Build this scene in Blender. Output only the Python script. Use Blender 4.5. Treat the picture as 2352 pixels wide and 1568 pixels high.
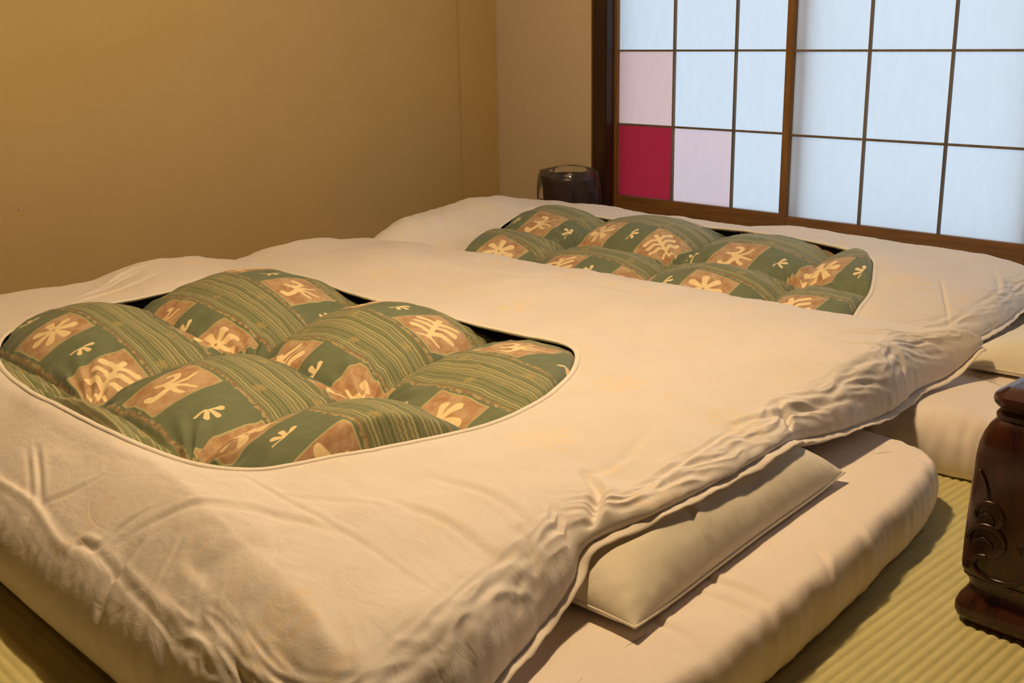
import bpy, math, random
import numpy as np
from mathutils import Matrix, Vector

# ------------------------------------------------------------------ reset
for o in list(bpy.data.objects):
    bpy.data.objects.remove(o)
SC = bpy.context.scene
COL = SC.collection
random.seed(3)
rng = np.random.default_rng(5)

# ------------------------------------------------------------------ camera
CAM_H = 0.92
YAW, PITCH, ROLL, FPX = 0.8095, 0.2720, -0.0190, 2550.0
fw = Vector((-math.sin(YAW) * math.cos(PITCH), math.cos(YAW) * math.cos(PITCH), -math.sin(PITCH)))
r0 = Vector((math.cos(YAW), math.sin(YAW), 0))
u0 = r0.cross(fw)
rr = r0 * math.cos(ROLL) + u0 * math.sin(ROLL)
uu = -r0 * math.sin(ROLL) + u0 * math.cos(ROLL)
cam_d = bpy.data.cameras.new('camera')
cam_d.sensor_width = 36.0
cam_d.lens = FPX / 2352 * 36.0
cam_d.clip_start = 0.02
cam = bpy.data.objects.new('camera', cam_d)
COL.objects.link(cam)
M3 = Matrix((rr, uu, -fw)).transposed()
cam.matrix_world = Matrix.Translation((0, 0, CAM_H)) @ M3.to_4x4()
SC.camera = cam

# ------------------------------------------------------------------ world: overcast daylight outside the paper screens
wd = bpy.data.worlds.new('overcast_sky')
SC.world = wd
wd.use_nodes = True
bg = wd.node_tree.nodes['Background']
bg.inputs[0].default_value = (0.63, 0.81, 1.0, 1)
bg.inputs[1].default_value = 1.24

# ------------------------------------------------------------------ room lamp (hangs over the beds, above the frame)
LAMP = (-1.52, 1.32, 2.10)
ld = bpy.data.lights.new('pendant_bulb', 'POINT')
ld.energy = 113
ld.color = (1.0, 0.715, 0.395)
ld.shadow_soft_size = 0.06
lo = bpy.data.objects.new('pendant_bulb', ld)
lo.location = LAMP
COL.objects.link(lo)

# ------------------------------------------------------------------ view
vs = SC.view_settings
vs.view_transform = 'Standard'
vs.look = 'None'
vs.exposure = 0.0
vs.gamma = 1.0
vs.use_curve_mapping = False


# ================================================================== helpers
def tag(o, label=None, cat=None, group=None, kind=None):
    if label: o['label'] = label
    if cat: o['category'] = cat
    if group: o['group'] = group
    if kind: o['kind'] = kind
    return o


def link(name, me, mat=None, parent=None):
    o = bpy.data.objects.new(name, me)
    COL.objects.link(o)
    if mat is not None and len(me.materials) == 0:
        me.materials.append(mat)
    if parent is not None:
        o.parent = parent
    return o


def empty(name, loc=(0, 0, 0)):
    o = bpy.data.objects.new(name, None)
    o.empty_display_size = 0.1
    COL.objects.link(o)
    o.location = loc
    return o


def mesh(name, verts, faces, smooth=False):
    me = bpy.data.meshes.new(name)
    verts = np.asarray(verts, np.float32)
    if isinstance(faces, np.ndarray):
        nf, k = faces.shape
        me.vertices.add(len(verts))
        me.vertices.foreach_set('co', verts.ravel())
        me.loops.add(nf * k)
        me.loops.foreach_set('vertex_index', faces.astype(np.int32).ravel())
        me.polygons.add(nf)
        me.polygons.foreach_set('loop_start', np.arange(0, nf * k, k, dtype=np.int32))
        me.update(calc_edges=True)
    else:
        me.from_pydata(verts.tolist(), [], faces)
        me.update()
    if smooth:
        me.polygons.foreach_set('use_smooth', np.ones(len(me.polygons), bool))
    return me


def attr(me, name, vals):
    a = me.attributes.new(name, 'FLOAT', 'POINT')
    a.data.foreach_set('value', np.asarray(vals, np.float32).ravel())


def box_data(x0, x1, y0, y1, z0, z1, b=0.0):
    """box with chamfered edges (b) as verts, faces"""
    import bmesh
    bm = bmesh.new()
    bmesh.ops.create_cube(bm, size=1.0)
    for v in bm.verts:
        v.co.x = x0 if v.co.x < 0 else x1
        v.co.y = y0 if v.co.y < 0 else y1
        v.co.z = z0 if v.co.z < 0 else z1
    if b > 0:
        bmesh.ops.bevel(bm, geom=list(bm.edges), offset=b, segments=2, affect='EDGES')
    me = bpy.data.meshes.new('b')
    bm.to_mesh(me)
    bm.free()
    return me


def box(name, dims, mat, parent=None, b=0.0):
    me = box_data(*dims, b=b)
    me.name = name
    return link(name, me, mat, parent)


def grid_faces(nu, nv, wrap_u=False):
    """indices for a grid addressed i*nv+j"""
    i = np.arange(nu if wrap_u else nu - 1)
    j = np.arange(nv - 1)
    I, J = np.meshgrid(i, j, indexing='ij')
    I2 = (I + 1) % nu
    return np.stack([I * nv + J, I2 * nv + J, I2 * nv + J + 1, I * nv + J + 1], -1).reshape(-1, 4)


_perm = {}


def perlin(x, y, seed=0):
    if seed not in _perm:
        g = np.random.default_rng(100 + seed)
        _perm[seed] = (g.permutation(256), g.uniform(0, 2 * np.pi, 256))
    p, ang = _perm[seed]
    x = np.asarray(x, float); y = np.asarray(y, float)
    xi = np.floor(x).astype(int); yi = np.floor(y).astype(int)
    xf = x - xi; yf = y - yi
    u = xf * xf * xf * (xf * (xf * 6 - 15) + 10)
    v = yf * yf * yf * (yf * (yf * 6 - 15) + 10)

    def gr(ix, iy, dx, dy):
        a = ang[p[(p[ix & 255] + iy) & 255]]
        return np.cos(a) * dx + np.sin(a) * dy
    a = gr(xi, yi, xf, yf); b = gr(xi + 1, yi, xf - 1, yf)
    c = gr(xi, yi + 1, xf, yf - 1); d = gr(xi + 1, yi + 1, xf - 1, yf - 1)
    return ((a + u * (b - a)) + v * ((c + u * (d - c)) - (a + u * (b - a)))) * 1.4


def fbm(x, y, seed=0, octv=3):
    s = 0; a = 1.0
    for k in range(octv):
        s = s + a * perlin(x * 2 ** k, y * 2 ** k, seed + k)
        a *= 0.5
    return s


def sstep(a, b, x):
    t = np.clip((x - a) / (b - a), 0, 1)
    return t * t * (3 - 2 * t)


def seg_dist(P, pts):
    """distance, signed side and 0..1 parameter of points P (n,2) to an open polyline"""
    pts = np.asarray(pts, float)
    best = np.full(len(P), 1e9); side = np.zeros(len(P)); par = np.zeros(len(P))
    L = np.linalg.norm(np.diff(pts, axis=0), axis=1)
    cum = np.concatenate([[0], np.cumsum(L)])
    for k in range(len(pts) - 1):
        a = pts[k]; d = pts[k + 1] - a
        w = P - a
        t = np.clip((w @ d) / (d @ d), 0, 1)
        q = w - t[:, None] * d
        dd = np.hypot(q[:, 0], q[:, 1])
        m = dd < best
        best[m] = dd[m]
        side[m] = np.sign(d[0] * w[m, 1] - d[1] * w[m, 0])
        par[m] = (cum[k] + t[m] * L[k]) / cum[-1]
    return best, side, par


def smooth_line(pts, n=24):
    pts = np.asarray(pts, float)
    if len(pts) < 3:
        return pts
    out = []
    P = np.vstack([2 * pts[0] - pts[1], pts, 2 * pts[-1] - pts[-2]])
    for k in range(1, len(P) - 2):
        for t in np.linspace(0, 1, 6, endpoint=False):
            p0, p1, p2, p3 = P[k - 1], P[k], P[k + 1], P[k + 2]
            out.append(0.5 * (2 * p1 + (p2 - p0) * t + (2 * p0 - 5 * p1 + 4 * p2 - p3) * t * t + (-p0 + 3 * p1 - 3 * p2 + p3) * t ** 3))
    out.append(pts[-1])
    return np.array(out)


def creases(P, items):
    """sum of fold lines: (polyline, width, depth, ridge) ; depth<0 raises"""
    z = np.zeros(len(P))
    for pts, w, dep, rid in items:
        w = w * .68; dep = dep * .72; rid = rid * .7
        pl = smooth_line(pts)
        lo_ = pl.min(0) - 6 * w; hi_ = pl.max(0) + 6 * w
        m = np.all((P > lo_) & (P < hi_), axis=1)
        if not m.any():
            continue
        d, s, t = seg_dist(P[m], pl)
        fade = np.sqrt(np.clip(np.sin(np.pi * np.clip(t, .02, .98)), 0, 1)) * np.clip(1.2 - 0.2 * d / w, 0, 1)
        z[m] += fade * (-dep * np.exp(-(d / w) ** 2) + rid * np.exp(-((s * d - 2.0 * w) / (1.3 * w)) ** 2))
    return z


def closed_spline(pts, per=10, tension=0.5):
    """Catmull-Rom through closed control points, any number of columns"""
    P = np.asarray(pts, float); n = len(P); out = []
    for k in range(n):
        p0, p1, p2, p3 = P[(k - 1) % n], P[k], P[(k + 1) % n], P[(k + 2) % n]
        for t in np.linspace(0, 1, per, endpoint=False):
            out.append(0.5 * (2 * p1 + (p2 - p0) * t + (2 * p0 - 5 * p1 + 4 * p2 - p3) * t * t + (-p0 + 3 * p1 - 3 * p2 + p3) * t ** 3))
    return np.array(out)


def resample(P, n):
    """closed polyline -> n points at equal plan length"""
    Q = np.vstack([P, P[:1]])
    L = np.concatenate([[0], np.cumsum(np.hypot(*(np.diff(Q[:, :2], axis=0).T)))])
    s = np.linspace(0, L[-1], n, endpoint=False)
    return np.stack([np.interp(s, L, Q[:, k]) for k in range(P.shape[1])], 1), s


def at_angle(P, c, sc, th):
    """radius lookup of a closed star shaped outline at angles th"""
    a = np.arctan2((P[:, 1] - c[1]) / sc[1], (P[:, 0] - c[0]) / sc[0])
    o = np.argsort(a)
    a = a[o]; Q = P[o]
    a3 = np.concatenate([a - 2 * np.pi, a, a + 2 * np.pi]); Q3 = np.vstack([Q, Q, Q])
    return np.stack([np.interp(th, a3, Q3[:, k]) for k in range(P.shape[1])], 1)


def tube(path, rad, n=8, closed=False, squash=1.0):
    path = np.asarray(path, float); m = len(path)
    if closed:
        T = np.roll(path, -1, 0) - np.roll(path, 1, 0)
    else:
        T = np.gradient(path, axis=0)
    T /= np.linalg.norm(T, axis=1)[:, None] + 1e-12
    ref = np.array([0, 0, 1.0])
    if abs(T[:, 2]).mean() > .9: ref = np.array([1.0, 0, 0])
    A = np.cross(T, ref); A /= np.linalg.norm(A, axis=1)[:, None] + 1e-9
    B = np.cross(A, T)
    rad = np.broadcast_to(np.asarray(rad, float), (m,))
    th = np.linspace(0, 2 * np.pi, n, endpoint=False)
    V = path[:, None, :] + rad[:, None, None] * (np.cos(th)[None, :, None] * A[:, None, :] + squash * np.sin(th)[None, :, None] * B[:, None, :])
    F = []
    rng_ = range(m if closed else m - 1)
    for i in rng_:
        i2 = (i + 1) % m
        for j in range(n):
            j2 = (j + 1) % n
            F.append((i * n + j, i * n + j2, i2 * n + j2, i2 * n + j))
    if not closed:
        F.append(tuple(range(n))[::-1]); F.append(tuple((m - 1) * n + j for j in range(n)))
    return V.reshape(-1, 3), F


# ================================================================== materials
def nmat(name):
    m = bpy.data.materials.new(name)
    m.use_nodes = True
    nt = m.node_tree
    b = nt.nodes['Principled BSDF']
    return m, nt, b


def N(nt, typ, **kw):
    n = nt.nodes.new(typ)
    for k, v in kw.items():
        if k.startswith('i_'):
            key = k[2:]
            n.inputs[int(key) if key.isdigit() else key].default_value = v
        else:
            setattr(n, k, v)
    return n


def math_node(nt, op, a, b=None, clamp=False):
    n = nt.nodes.new('ShaderNodeMath'); n.operation = op; n.use_clamp = clamp
    for k, s in enumerate((a, b)):
        if s is None: continue
        if isinstance(s, (int, float)): n.inputs[k].default_value = s
        else: nt.links.new(s, n.inputs[k])
    return n.outputs[0]


def mixc(nt, fac, a, b):
    n = nt.nodes.new('ShaderNodeMix'); n.data_type = 'RGBA'
    for idx, s in ((0, fac), (6, a), (7, b)):
        if isinstance(s, (int, float)): n.inputs[idx].default_value = s
        elif isinstance(s, tuple): n.inputs[idx].default_value = (*s, 1)
        else: nt.links.new(s, n.inputs[idx])
    return n.outputs[2]


def thresh(nt, v, a, b):
    n = nt.nodes.new('ShaderNodeMapRange'); n.interpolation_type = 'SMOOTHSTEP'
    n.inputs[1].default_value = a; n.inputs[2].default_value = b
    nt.links.new(v, n.inputs[0])
    return n.outputs[0]


def cotton(name, col, show=None, wr=0.35):
    """bleached cotton: fine weave and soft small puckers; show = tint of printed motifs glimpsed through the cloth"""
    m, nt, b = nmat(name)
    tc = N(nt, 'ShaderNodeTexCoord')
    L = nt.links
    n1 = N(nt, 'ShaderNodeTexNoise', i_Scale=9.0, i_Detail=4.0)
    L.new(tc.outputs['Object'], n1.inputs['Vector'])
    base = mixc(nt, n1.outputs[0], tuple(c * .94 for c in col), tuple(min(1, c * 1.05) for c in col))
    if show:
        at = N(nt, 'ShaderNodeAttribute', attribute_name='motif')
        k = thresh(nt, at.outputs['Fac'], -0.008, 0.010)
        k2 = math_node(nt, 'MULTIPLY', k, 0.42)
        base = mixc(nt, k2, base, show)
    L.new(base, b.inputs['Base Color'])
    b.inputs['Roughness'].default_value = 0.88
    b.inputs['Specular IOR Level'].default_value = 0.15
    b.inputs['Sheen Weight'].default_value = 0.08
    # bump: puckers + weave
    mp = N(nt, 'ShaderNodeMapping'); mp.inputs['Scale'].default_value = (14, 22, 14)
    L.new(tc.outputs['Object'], mp.inputs['Vector'])
    n2 = N(nt, 'ShaderNodeTexNoise', i_Scale=1.6, i_Detail=5.0, i_Roughness=0.55, i_Distortion=0.6)
    L.new(mp.outputs[0], n2.inputs['Vector'])
    n3 = N(nt, 'ShaderNodeTexNoise', i_Scale=420.0, i_Detail=1.0)
    L.new(tc.outputs['Object'], n3.inputs['Vector'])
    mp2 = N(nt, 'ShaderNodeMapping'); mp2.inputs['Scale'].default_value = (3.2, 7.5, 4.0); mp2.inputs['Rotation'].default_value = (0, 0, 0.35)
    L.new(tc.outputs['Object'], mp2.inputs['Vector'])
    n4 = N(nt, 'ShaderNodeTexNoise', i_Scale=1.0, i_Detail=3.0, i_Roughness=0.5, i_Distortion=0.9)
    L.new(mp2.outputs[0], n4.inputs['Vector'])
    rid = thresh(nt, math_node(nt, 'ABSOLUTE', math_node(nt, 'SUBTRACT', n4.outputs[0], 0.5)), 0.0, 0.035)
    b0 = N(nt, 'ShaderNodeBump', i_Strength=wr * .3, i_Distance=0.003)
    L.new(rid, b0.inputs['Height'])
    b1 = N(nt, 'ShaderNodeBump', i_Strength=wr, i_Distance=0.006)
    L.new(n2.outputs[0], b1.inputs['Height']); L.new(b0.outputs[0], b1.inputs['Normal'])
    b2 = N(nt, 'ShaderNodeBump', i_Strength=0.12, i_Distance=0.0012)
    L.new(n3.outputs[0], b2.inputs['Height']); L.new(b1.outputs[0], b2.inputs['Normal'])
    L.new(b2.outputs[0], b.inputs['Normal'])
    return m


def plain(name, col, rough=0.6, var=0.12, scale=6, bump=0.0, bscale=60, stretch=(1, 1, 1), spec=0.3):
    m, nt, b = nmat(name)
    L = nt.links
    tc = N(nt, 'ShaderNodeTexCoord')
    mp = N(nt, 'ShaderNodeMapping'); mp.inputs['Scale'].default_value = stretch
    L.new(tc.outputs['Object'], mp.inputs['Vector'])
    n1 = N(nt, 'ShaderNodeTexNoise', i_Scale=float(scale), i_Detail=5.0, i_Roughness=0.6)
    L.new(mp.outputs[0], n1.inputs['Vector'])
    c = mixc(nt, n1.outputs[0], tuple(x * (1 - var) for x in col), tuple(min(1, x * (1 + var)) for x in col))
    L.new(c, b.inputs['Base Color'])
    b.inputs['Roughness'].default_value = rough
    b.inputs['Specular IOR Level'].default_value = spec
    if bump:
        n2 = N(nt, 'ShaderNodeTexNoise', i_Scale=float(bscale), i_Detail=3.0)
        L.new(mp.outputs[0], n2.inputs['Vector'])
        bn = N(nt, 'ShaderNodeBump', i_Strength=bump, i_Distance=0.002)
        L.new(n2.outputs[0], bn.inputs['Height']); L.new(bn.outputs[0], b.inputs['Normal'])
    return m


def wood(name, c1, c2, rough=0.4, scale=(40, 40, 3), spec=0.4):
    m, nt, b = nmat(name)
    L = nt.links
    tc = N(nt, 'ShaderNodeTexCoord')
    mp = N(nt, 'ShaderNodeMapping'); mp.inputs['Scale'].default_value = scale
    L.new(tc.outputs['Object'], mp.inputs['Vector'])
    n1 = N(nt, 'ShaderNodeTexNoise', i_Scale=1.0, i_Detail=6.0, i_Roughness=0.65, i_Distortion=0.4)
    L.new(mp.outputs[0], n1.inputs['Vector'])
    k = thresh(nt, n1.outputs[0], 0.3, 0.7)
    L.new(mixc(nt, k, c1, c2), b.inputs['Base Color'])
    b.inputs['Roughness'].default_value = rough
    b.inputs['Specular IOR Level'].default_value = spec
    bn = N(nt, 'ShaderNodeBump', i_Strength=0.12, i_Distance=0.001)
    L.new(n1.outputs[0], bn.inputs['Height']); L.new(bn.outputs[0], b.inputs['Normal'])
    return m


def paper(name, col):
    """washi paper: light comes through it from outside"""
    m = bpy.data.materials.new(name); m.use_nodes = True
    nt = m.node_tree; L = nt.links
    nt.nodes.remove(nt.nodes['Principled BSDF'])
    out = nt.nodes['Material Output']
    tc = N(nt, 'ShaderNodeTexCoord')
    mp = N(nt, 'ShaderNodeMapping'); mp.inputs['Scale'].default_value = (30, 30, 8)
    L.new(tc.outputs['Object'], mp.inputs['Vector'])
    n1 = N(nt, 'ShaderNodeTexNoise', i_Scale=1.0, i_Detail=6.0, i_Roughness=0.7)
    L.new(mp.outputs[0], n1.inputs['Vector'])
    c = mixc(nt, n1.outputs[0], tuple(x * .93 for x in col), tuple(min(1, x * 1.05) for x in col))
    t = N(nt, 'ShaderNodeBsdfTranslucent'); d = N(nt, 'ShaderNodeBsdfDiffuse')
    L.new(c, t.inputs[0]); L.new(c, d.inputs[0])
    mx = N(nt, 'ShaderNodeMixShader'); mx.inputs[0].default_value = 0.22
    L.new(t.outputs[0], mx.inputs[1]); L.new(d.outputs[0], mx.inputs[2])
    L.new(mx.outputs[0], out.inputs[0])
    return m


def comforter_mat():
    """green jacquard: rows of tan squares with cream motifs between bands of thin straw stripes"""
    m, nt, b = nmat('comforter_print')
    L = nt.links
    av = N(nt, 'ShaderNodeAttribute', attribute_name='across').outputs['Fac']   # metres from the square row centre, -.155...155
    al = N(nt, 'ShaderNodeAttribute', attribute_name='along').outputs['Fac']
    sq = N(nt, 'ShaderNodeAttribute', attribute_name='square').outputs['Fac']
    mo = N(nt, 'ShaderNodeAttribute', attribute_name='motif').outputs['Fac']
    sp = N(nt, 'ShaderNodeAttribute', attribute_name='sprig').outputs['Fac']
    tc = N(nt, 'ShaderNodeTexCoord')
    nz = N(nt, 'ShaderNodeTexNoise', i_Scale=26.0, i_Detail=5.0, i_Roughness=0.65)
    L.new(tc.outputs['Object'], nz.inputs['Vector'])
    nf = N(nt, 'ShaderNodeTexNoise', i_Scale=380.0, i_Detail=2.0)
    L.new(tc.outputs['Object'], nf.inputs['Vector'])
    aa = math_node(nt, 'ABSOLUTE', av)
    green = mixc(nt, nz.outputs[0], (0.110, 0.145, 0.084), (0.185, 0.208, 0.124))
    olive = mixc(nt, nz.outputs[0], (0.150, 0.165, 0.086), (0.235, 0.230, 0.128))
    inband = thresh(nt, aa, 0.072, 0.078)
    c = mixc(nt, inband, green, olive)
    # dotted woven zone inside the stripe band
    dv = math_node(nt, 'SINE', math_node(nt, 'MULTIPLY', al, 900.0))
    dh = math_node(nt, 'SINE', math_node(nt, 'MULTIPLY', av, 900.0))
    dots = thresh(nt, math_node(nt, 'MULTIPLY', dv, dh), 0.1, 0.6)
    dz = math_node(nt, 'MULTIPLY', math_node(nt, 'MULTIPLY', dots, thresh(nt, aa, 0.132, 0.138)), 0.55)
    c = mixc(nt, dz, c, (0.46, 0.36, 0.15))
    # thin straw lines, slightly wavering
    wob = math_node(nt, 'MULTIPLY', math_node(nt, 'SUBTRACT', nz.outputs[0], 0.5), 0.006)
    aw = math_node(nt, 'ADD', av, wob)

    def line(c_in, pos, w, colr, f=0.85):
        d = math_node(nt, 'ABSOLUTE', math_node(nt, 'SUBTRACT', aw, pos))
        k = math_node(nt, 'SUBTRACT', 1.0, thresh(nt, d, w * .5, w))
        return mixc(nt, math_node(nt, 'MULTIPLY', k, f), c_in, colr)
    straw = (0.54, 0.50, 0.25)
    for p, w_, f_ in ((-0.151, .0016, .5), (-0.143, .0022, .7), (-0.134, .0014, .45), (-0.124, .002, .65), (-0.116, .0013, .4), (-0.108, .0018, .6), (-0.098, .0022, .7), (-.091, .0013, .4),
                    (0.091, .0015, .5), (0.098, .0022, .65), (0.106, .0014, .45), (0.114, .002, .7), (0.122, .0013, .4), (0.130, .0022, .6), (0.139, .0015, .5), (0.148, .002, .65)):
        c = line(c, p, w_, straw, f_)
    for p in (-0.137, -0.089, 0.111, 0.126):
        c = line(c, p, 0.006, (0.10, 0.14, 0.065), 0.6)
    # ragged rope borders
    nr = N(nt, 'ShaderNodeTexNoise', i_Scale=90.0, i_Detail=4.0)
    L.new(tc.outputs['Object'], nr.inputs['Vector'])
    rope = mixc(nt, thresh(nt, nr.outputs[0], .4, .6), (0.24, 0.15, 0.075), (0.46, 0.36, 0.19))
    wob2 = math_node(nt, 'MULTIPLY', math_node(nt, 'SUBTRACT', nr.outputs[0], 0.5), 0.02)
    d = math_node(nt, 'ABSOLUTE', math_node(nt, 'SUBTRACT', math_node(nt, 'ADD', aa, wob2), 0.079))
    k = math_node(nt, 'SUBTRACT', 1.0, thresh(nt, d, 0.0025, 0.0048))
    c = mixc(nt, math_node(nt, 'MULTIPLY', k, 0.85), c, rope)
    # faint sprigs in the stripe band
    c = mixc(nt, math_node(nt, 'MULTIPLY', thresh(nt, sp, -0.001, 0.001), 0.6), c, (0.45, 0.33, 0.12))
    # tan squares, outlined
    tan = mixc(nt, thresh(nt, nz.outputs[0], .32, .68), (0.38, 0.21, 0.105), (0.56, 0.40, 0.24))
    k_out = thresh(nt, sq, -0.0045, -0.003)
    c = mixc(nt, math_node(nt, 'MULTIPLY', k_out, 0.8), c, straw)
    c = mixc(nt, thresh(nt, sq, -0.0012, 0.0005), c, tan)
    c = mixc(nt, thresh(nt, mo, -0.0008, 0.0012), c, (0.90, 0.72, 0.42))
    # yarn speckle
    sp2 = mixc(nt, nf.outputs[0], (0.85, 0.85, 0.85), (1.35, 1.35, 1.35))
    mu = N(nt, 'ShaderNodeMix', data_type='RGBA', blend_type='MULTIPLY'); mu.inputs[0].default_value = 0.7
    L.new(c, mu.inputs[6]); L.new(sp2, mu.inputs[7])
    L.new(mu.outputs[2], b.inputs['Base Color'])
    b.inputs['Roughness'].default_value = 0.72
    b.inputs['Specular IOR Level'].default_value = 0.25
    b.inputs['Sheen Weight'].default_value = 0.15
    mp = N(nt, 'ShaderNodeMapping'); mp.inputs['Scale'].default_value = (16, 30, 16)
    L.new(tc.outputs['Object'], mp.inputs['Vector'])
    n2 = N(nt, 'ShaderNodeTexNoise', i_Scale=1.3, i_Detail=4.0, i_Distortion=0.5)
    L.new(mp.outputs[0], n2.inputs['Vector'])
    b1 = N(nt, 'ShaderNodeBump', i_Strength=0.3, i_Distance=0.006)
    L.new(n2.outputs[0], b1.inputs['Height'])
    b2 = N(nt, 'ShaderNodeBump', i_Strength=0.2, i_Distance=0.0015)
    L.new(nf.outputs[0], b2.inputs['Height']); L.new(b1.outputs[0], b2.inputs['Normal'])
    L.new(b2.outputs[0], b.inputs['Normal'])
    return m


MAT = dict(
    cover=cotton('duvet_cover_cotton', (0.815, 0.75, 0.70), show=(0.90, 0.70, 0.42)),
    hem=cotton('cover_hem_cotton', (0.90, 0.84, 0.74), wr=0.1),
    sheet=cotton('mattress_sheet_cotton', (0.86, 0.765, 0.69), wr=0.22),
    pillow=cotton('pillow_cotton', (0.84, 0.775, 0.63), wr=0.25),
    comforter=comforter_mat(),
    wall_ochre=plain('ochre_wall_fabric', (0.54, 0.405, 0.185), 0.85, 0.05, 4, 0.25, 160, spec=0.15),
    wall_beige=plain('beige_wall_plaster', (0.63, 0.53, 0.385), 0.9, 0.06, 4, 0.2, 140, spec=0.1),
    ceiling=plain('ceiling_board', (0.14, 0.09, 0.05), 0.8, 0.08, 3),  # unseen ceiling, kept dark to cut bounced fill light
    post=wood('dark_post_wood', (0.022, 0.010, 0.006), (0.05, 0.022, 0.012), 0.45),
    frame=wood('shoji_frame_wood', (0.16, 0.075, 0.020), (0.25, 0.125, 0.038), 0.5, (60, 60, 4)),
    rail=wood('shoji_rail_wood', (0.15, 0.068, 0.018), (0.24, 0.115, 0.034), 0.5, (4, 60, 60)),
    bar=wood('shoji_bar_wood', (0.13, 0.10, 0.065), (0.20, 0.15, 0.10), 0.6),
    tatami=plain('tatami_rush', (0.56, 0.505, 0.235), 0.7, 0.16, 14, 0.5, 220, (1, 1, 1), 0.25),
    heri=plain('tatami_border_cloth', (0.06, 0.07, 0.035), 0.85, 0.1, 30),
    table=wood('carved_rosewood', (0.024, 0.007, 0.004), (0.062, 0.018, 0.008), 0.22, (30, 30, 6), 0.5),
    carve_shade=wood('groove_shade_wood', (0.018, 0.006, 0.004), (0.035, 0.011, 0.006), 0.3, (30, 30, 6), 0.5),  # darker copy of the rosewood, groove shade put into the colour
    bin=plain('bin_brown_plastic', (0.040, 0.018, 0.012), 0.3, 0.1, 8, spec=0.5),
    lampm=plain('lamp_metal', (0.5, 0.45, 0.38), 0.5),
)
PAPER = dict(
    white=paper('washi_white', (0.90, 0.90, 0.90)),
    pink=paper('washi_pink', (0.92, 0.58, 0.50)),
    lilac=paper('washi_pale_pink', (0.93, 0.66, 0.63)),
    red=paper('washi_red', (0.42, 0.020, 0.034)),
)


def plastic_film():
    m = bpy.data.materials.new('clear_plastic_film'); m.use_nodes = True
    nt = m.node_tree; L = nt.links
    nt.nodes.remove(nt.nodes['Principled BSDF'])
    out = nt.nodes['Material Output']
    tc = N(nt, 'ShaderNodeTexCoord')
    n = N(nt, 'ShaderNodeTexNoise', i_Scale=24.0, i_Detail=3.0)
    L.new(tc.outputs['Object'], n.inputs['Vector'])
    bn = N(nt, 'ShaderNodeBump', i_Strength=0.6, i_Distance=0.006)
    L.new(n.outputs[0], bn.inputs['Height'])
    tr = N(nt, 'ShaderNodeBsdfTransparent'); gl = N(nt, 'ShaderNodeBsdfGlossy', i_Roughness=0.14); df = N(nt, 'ShaderNodeBsdfDiffuse')
    tr.inputs[0].default_value = (.97, .97, .97, 1)
    df.inputs[0].default_value = (.7, .7, .74, 1)
    L.new(bn.outputs[0], gl.inputs['Normal'])
    fr = N(nt, 'ShaderNodeFresnel', i_IOR=1.4)
    L.new(bn.outputs[0], fr.inputs['Normal'])
    m1 = N(nt, 'ShaderNodeMixShader'); L.new(math_node(nt, 'MULTIPLY', fr.outputs[0], .8), m1.inputs[0])
    L.new(tr.outputs[0], m1.inputs[1]); L.new(gl.outputs[0], m1.inputs[2])
    m2 = N(nt, 'ShaderNodeMixShader', i_0=0.025)
    L.new(m1.outputs[0], m2.inputs[1]); L.new(df.outputs[0], m2.inputs[2])
    L.new(m2.outputs[0], out.inputs[0])
    return m


MAT['film'] = plastic_film()
MAT['unseen_wall'] = wood('bounce_cut_dark_wood', (0.045, 0.026, 0.014), (0.085, 0.05, 0.026), 0.5, (8, 8, 2))  # dark finish invented for the unseen walls to reduce bounced light

# ================================================================== the room
XL, XR, YF, YB, ZC = -3.69, 1.60, -1.30, 3.45, 2.45      # left wall, right wall, front wall, screen plane, ceiling

# floor slab and tatami mats with real ribs
fl = box('floor', (XL - .1, XR + .1, YF - .1, YB + .25, -0.12, -0.052), MAT['tatami'])
tag(fl, kind='structure')


def tatami_mat(x0, x1, y0, y1, along):
    """mat with ribs running along 'x' or 'y'"""
    root = empty('tatami_mat', ((x0 + x1) / 2, (y0 + y1) / 2, -0.05)); root.parent = fl
    cx, cy = (x0 + x1) / 2, (y0 + y1) / 2
    g = 0.0015
    hx, hy = (x1 - x0) / 2 - g, (y1 - y0) / 2 - g
    A, B = (hx, hy) if along == 'x' else (hy, hx)     # A along the ribs, B across
    bw = 0.028
    pitch = 0.0178
    n = int(2 * (B - bw) / pitch) * 6 + 1
    b = np.linspace(-(B - bw), B - bw, n)
    ph = (b + (B - bw)) / pitch
    zt = 0.05 - 0.0036 + 0.0036 * np.abs(np.sin(np.pi * ph)) ** 0.8
    na = 60
    a = np.linspace(-A, A, na)
    Ag, Bg = np.meshgrid(a, b, indexing='ij')
    Zg = np.broadcast_to(zt, Ag.shape) + 0.0004 * perlin(Ag * 12, Bg * 40, 7)
    V = np.stack([Ag, Bg, Zg], -1).reshape(-1, 3)
    F = grid_faces(na, n)
    if along == 'y':
        V = V[:, [1, 0, 2]]; F = F[:, ::-1]
    o = link('mat_surface', mesh('mat_surface', V, F, True), MAT['tatami'], root)
    for s in (-1, 1):
        if along == 'x':
            d = (-hx, hx, s * (hy - bw / 2) - bw / 2, s * (hy - bw / 2) + bw / 2, 0.0, 0.0505)
        else:
            d = (s * (hx - bw / 2) - bw / 2, s * (hx - bw / 2) + bw / 2, -hy, hy, 0.0, 0.0505)
        box('border', d, MAT['heri'], root, 0.001)
    return root


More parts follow.
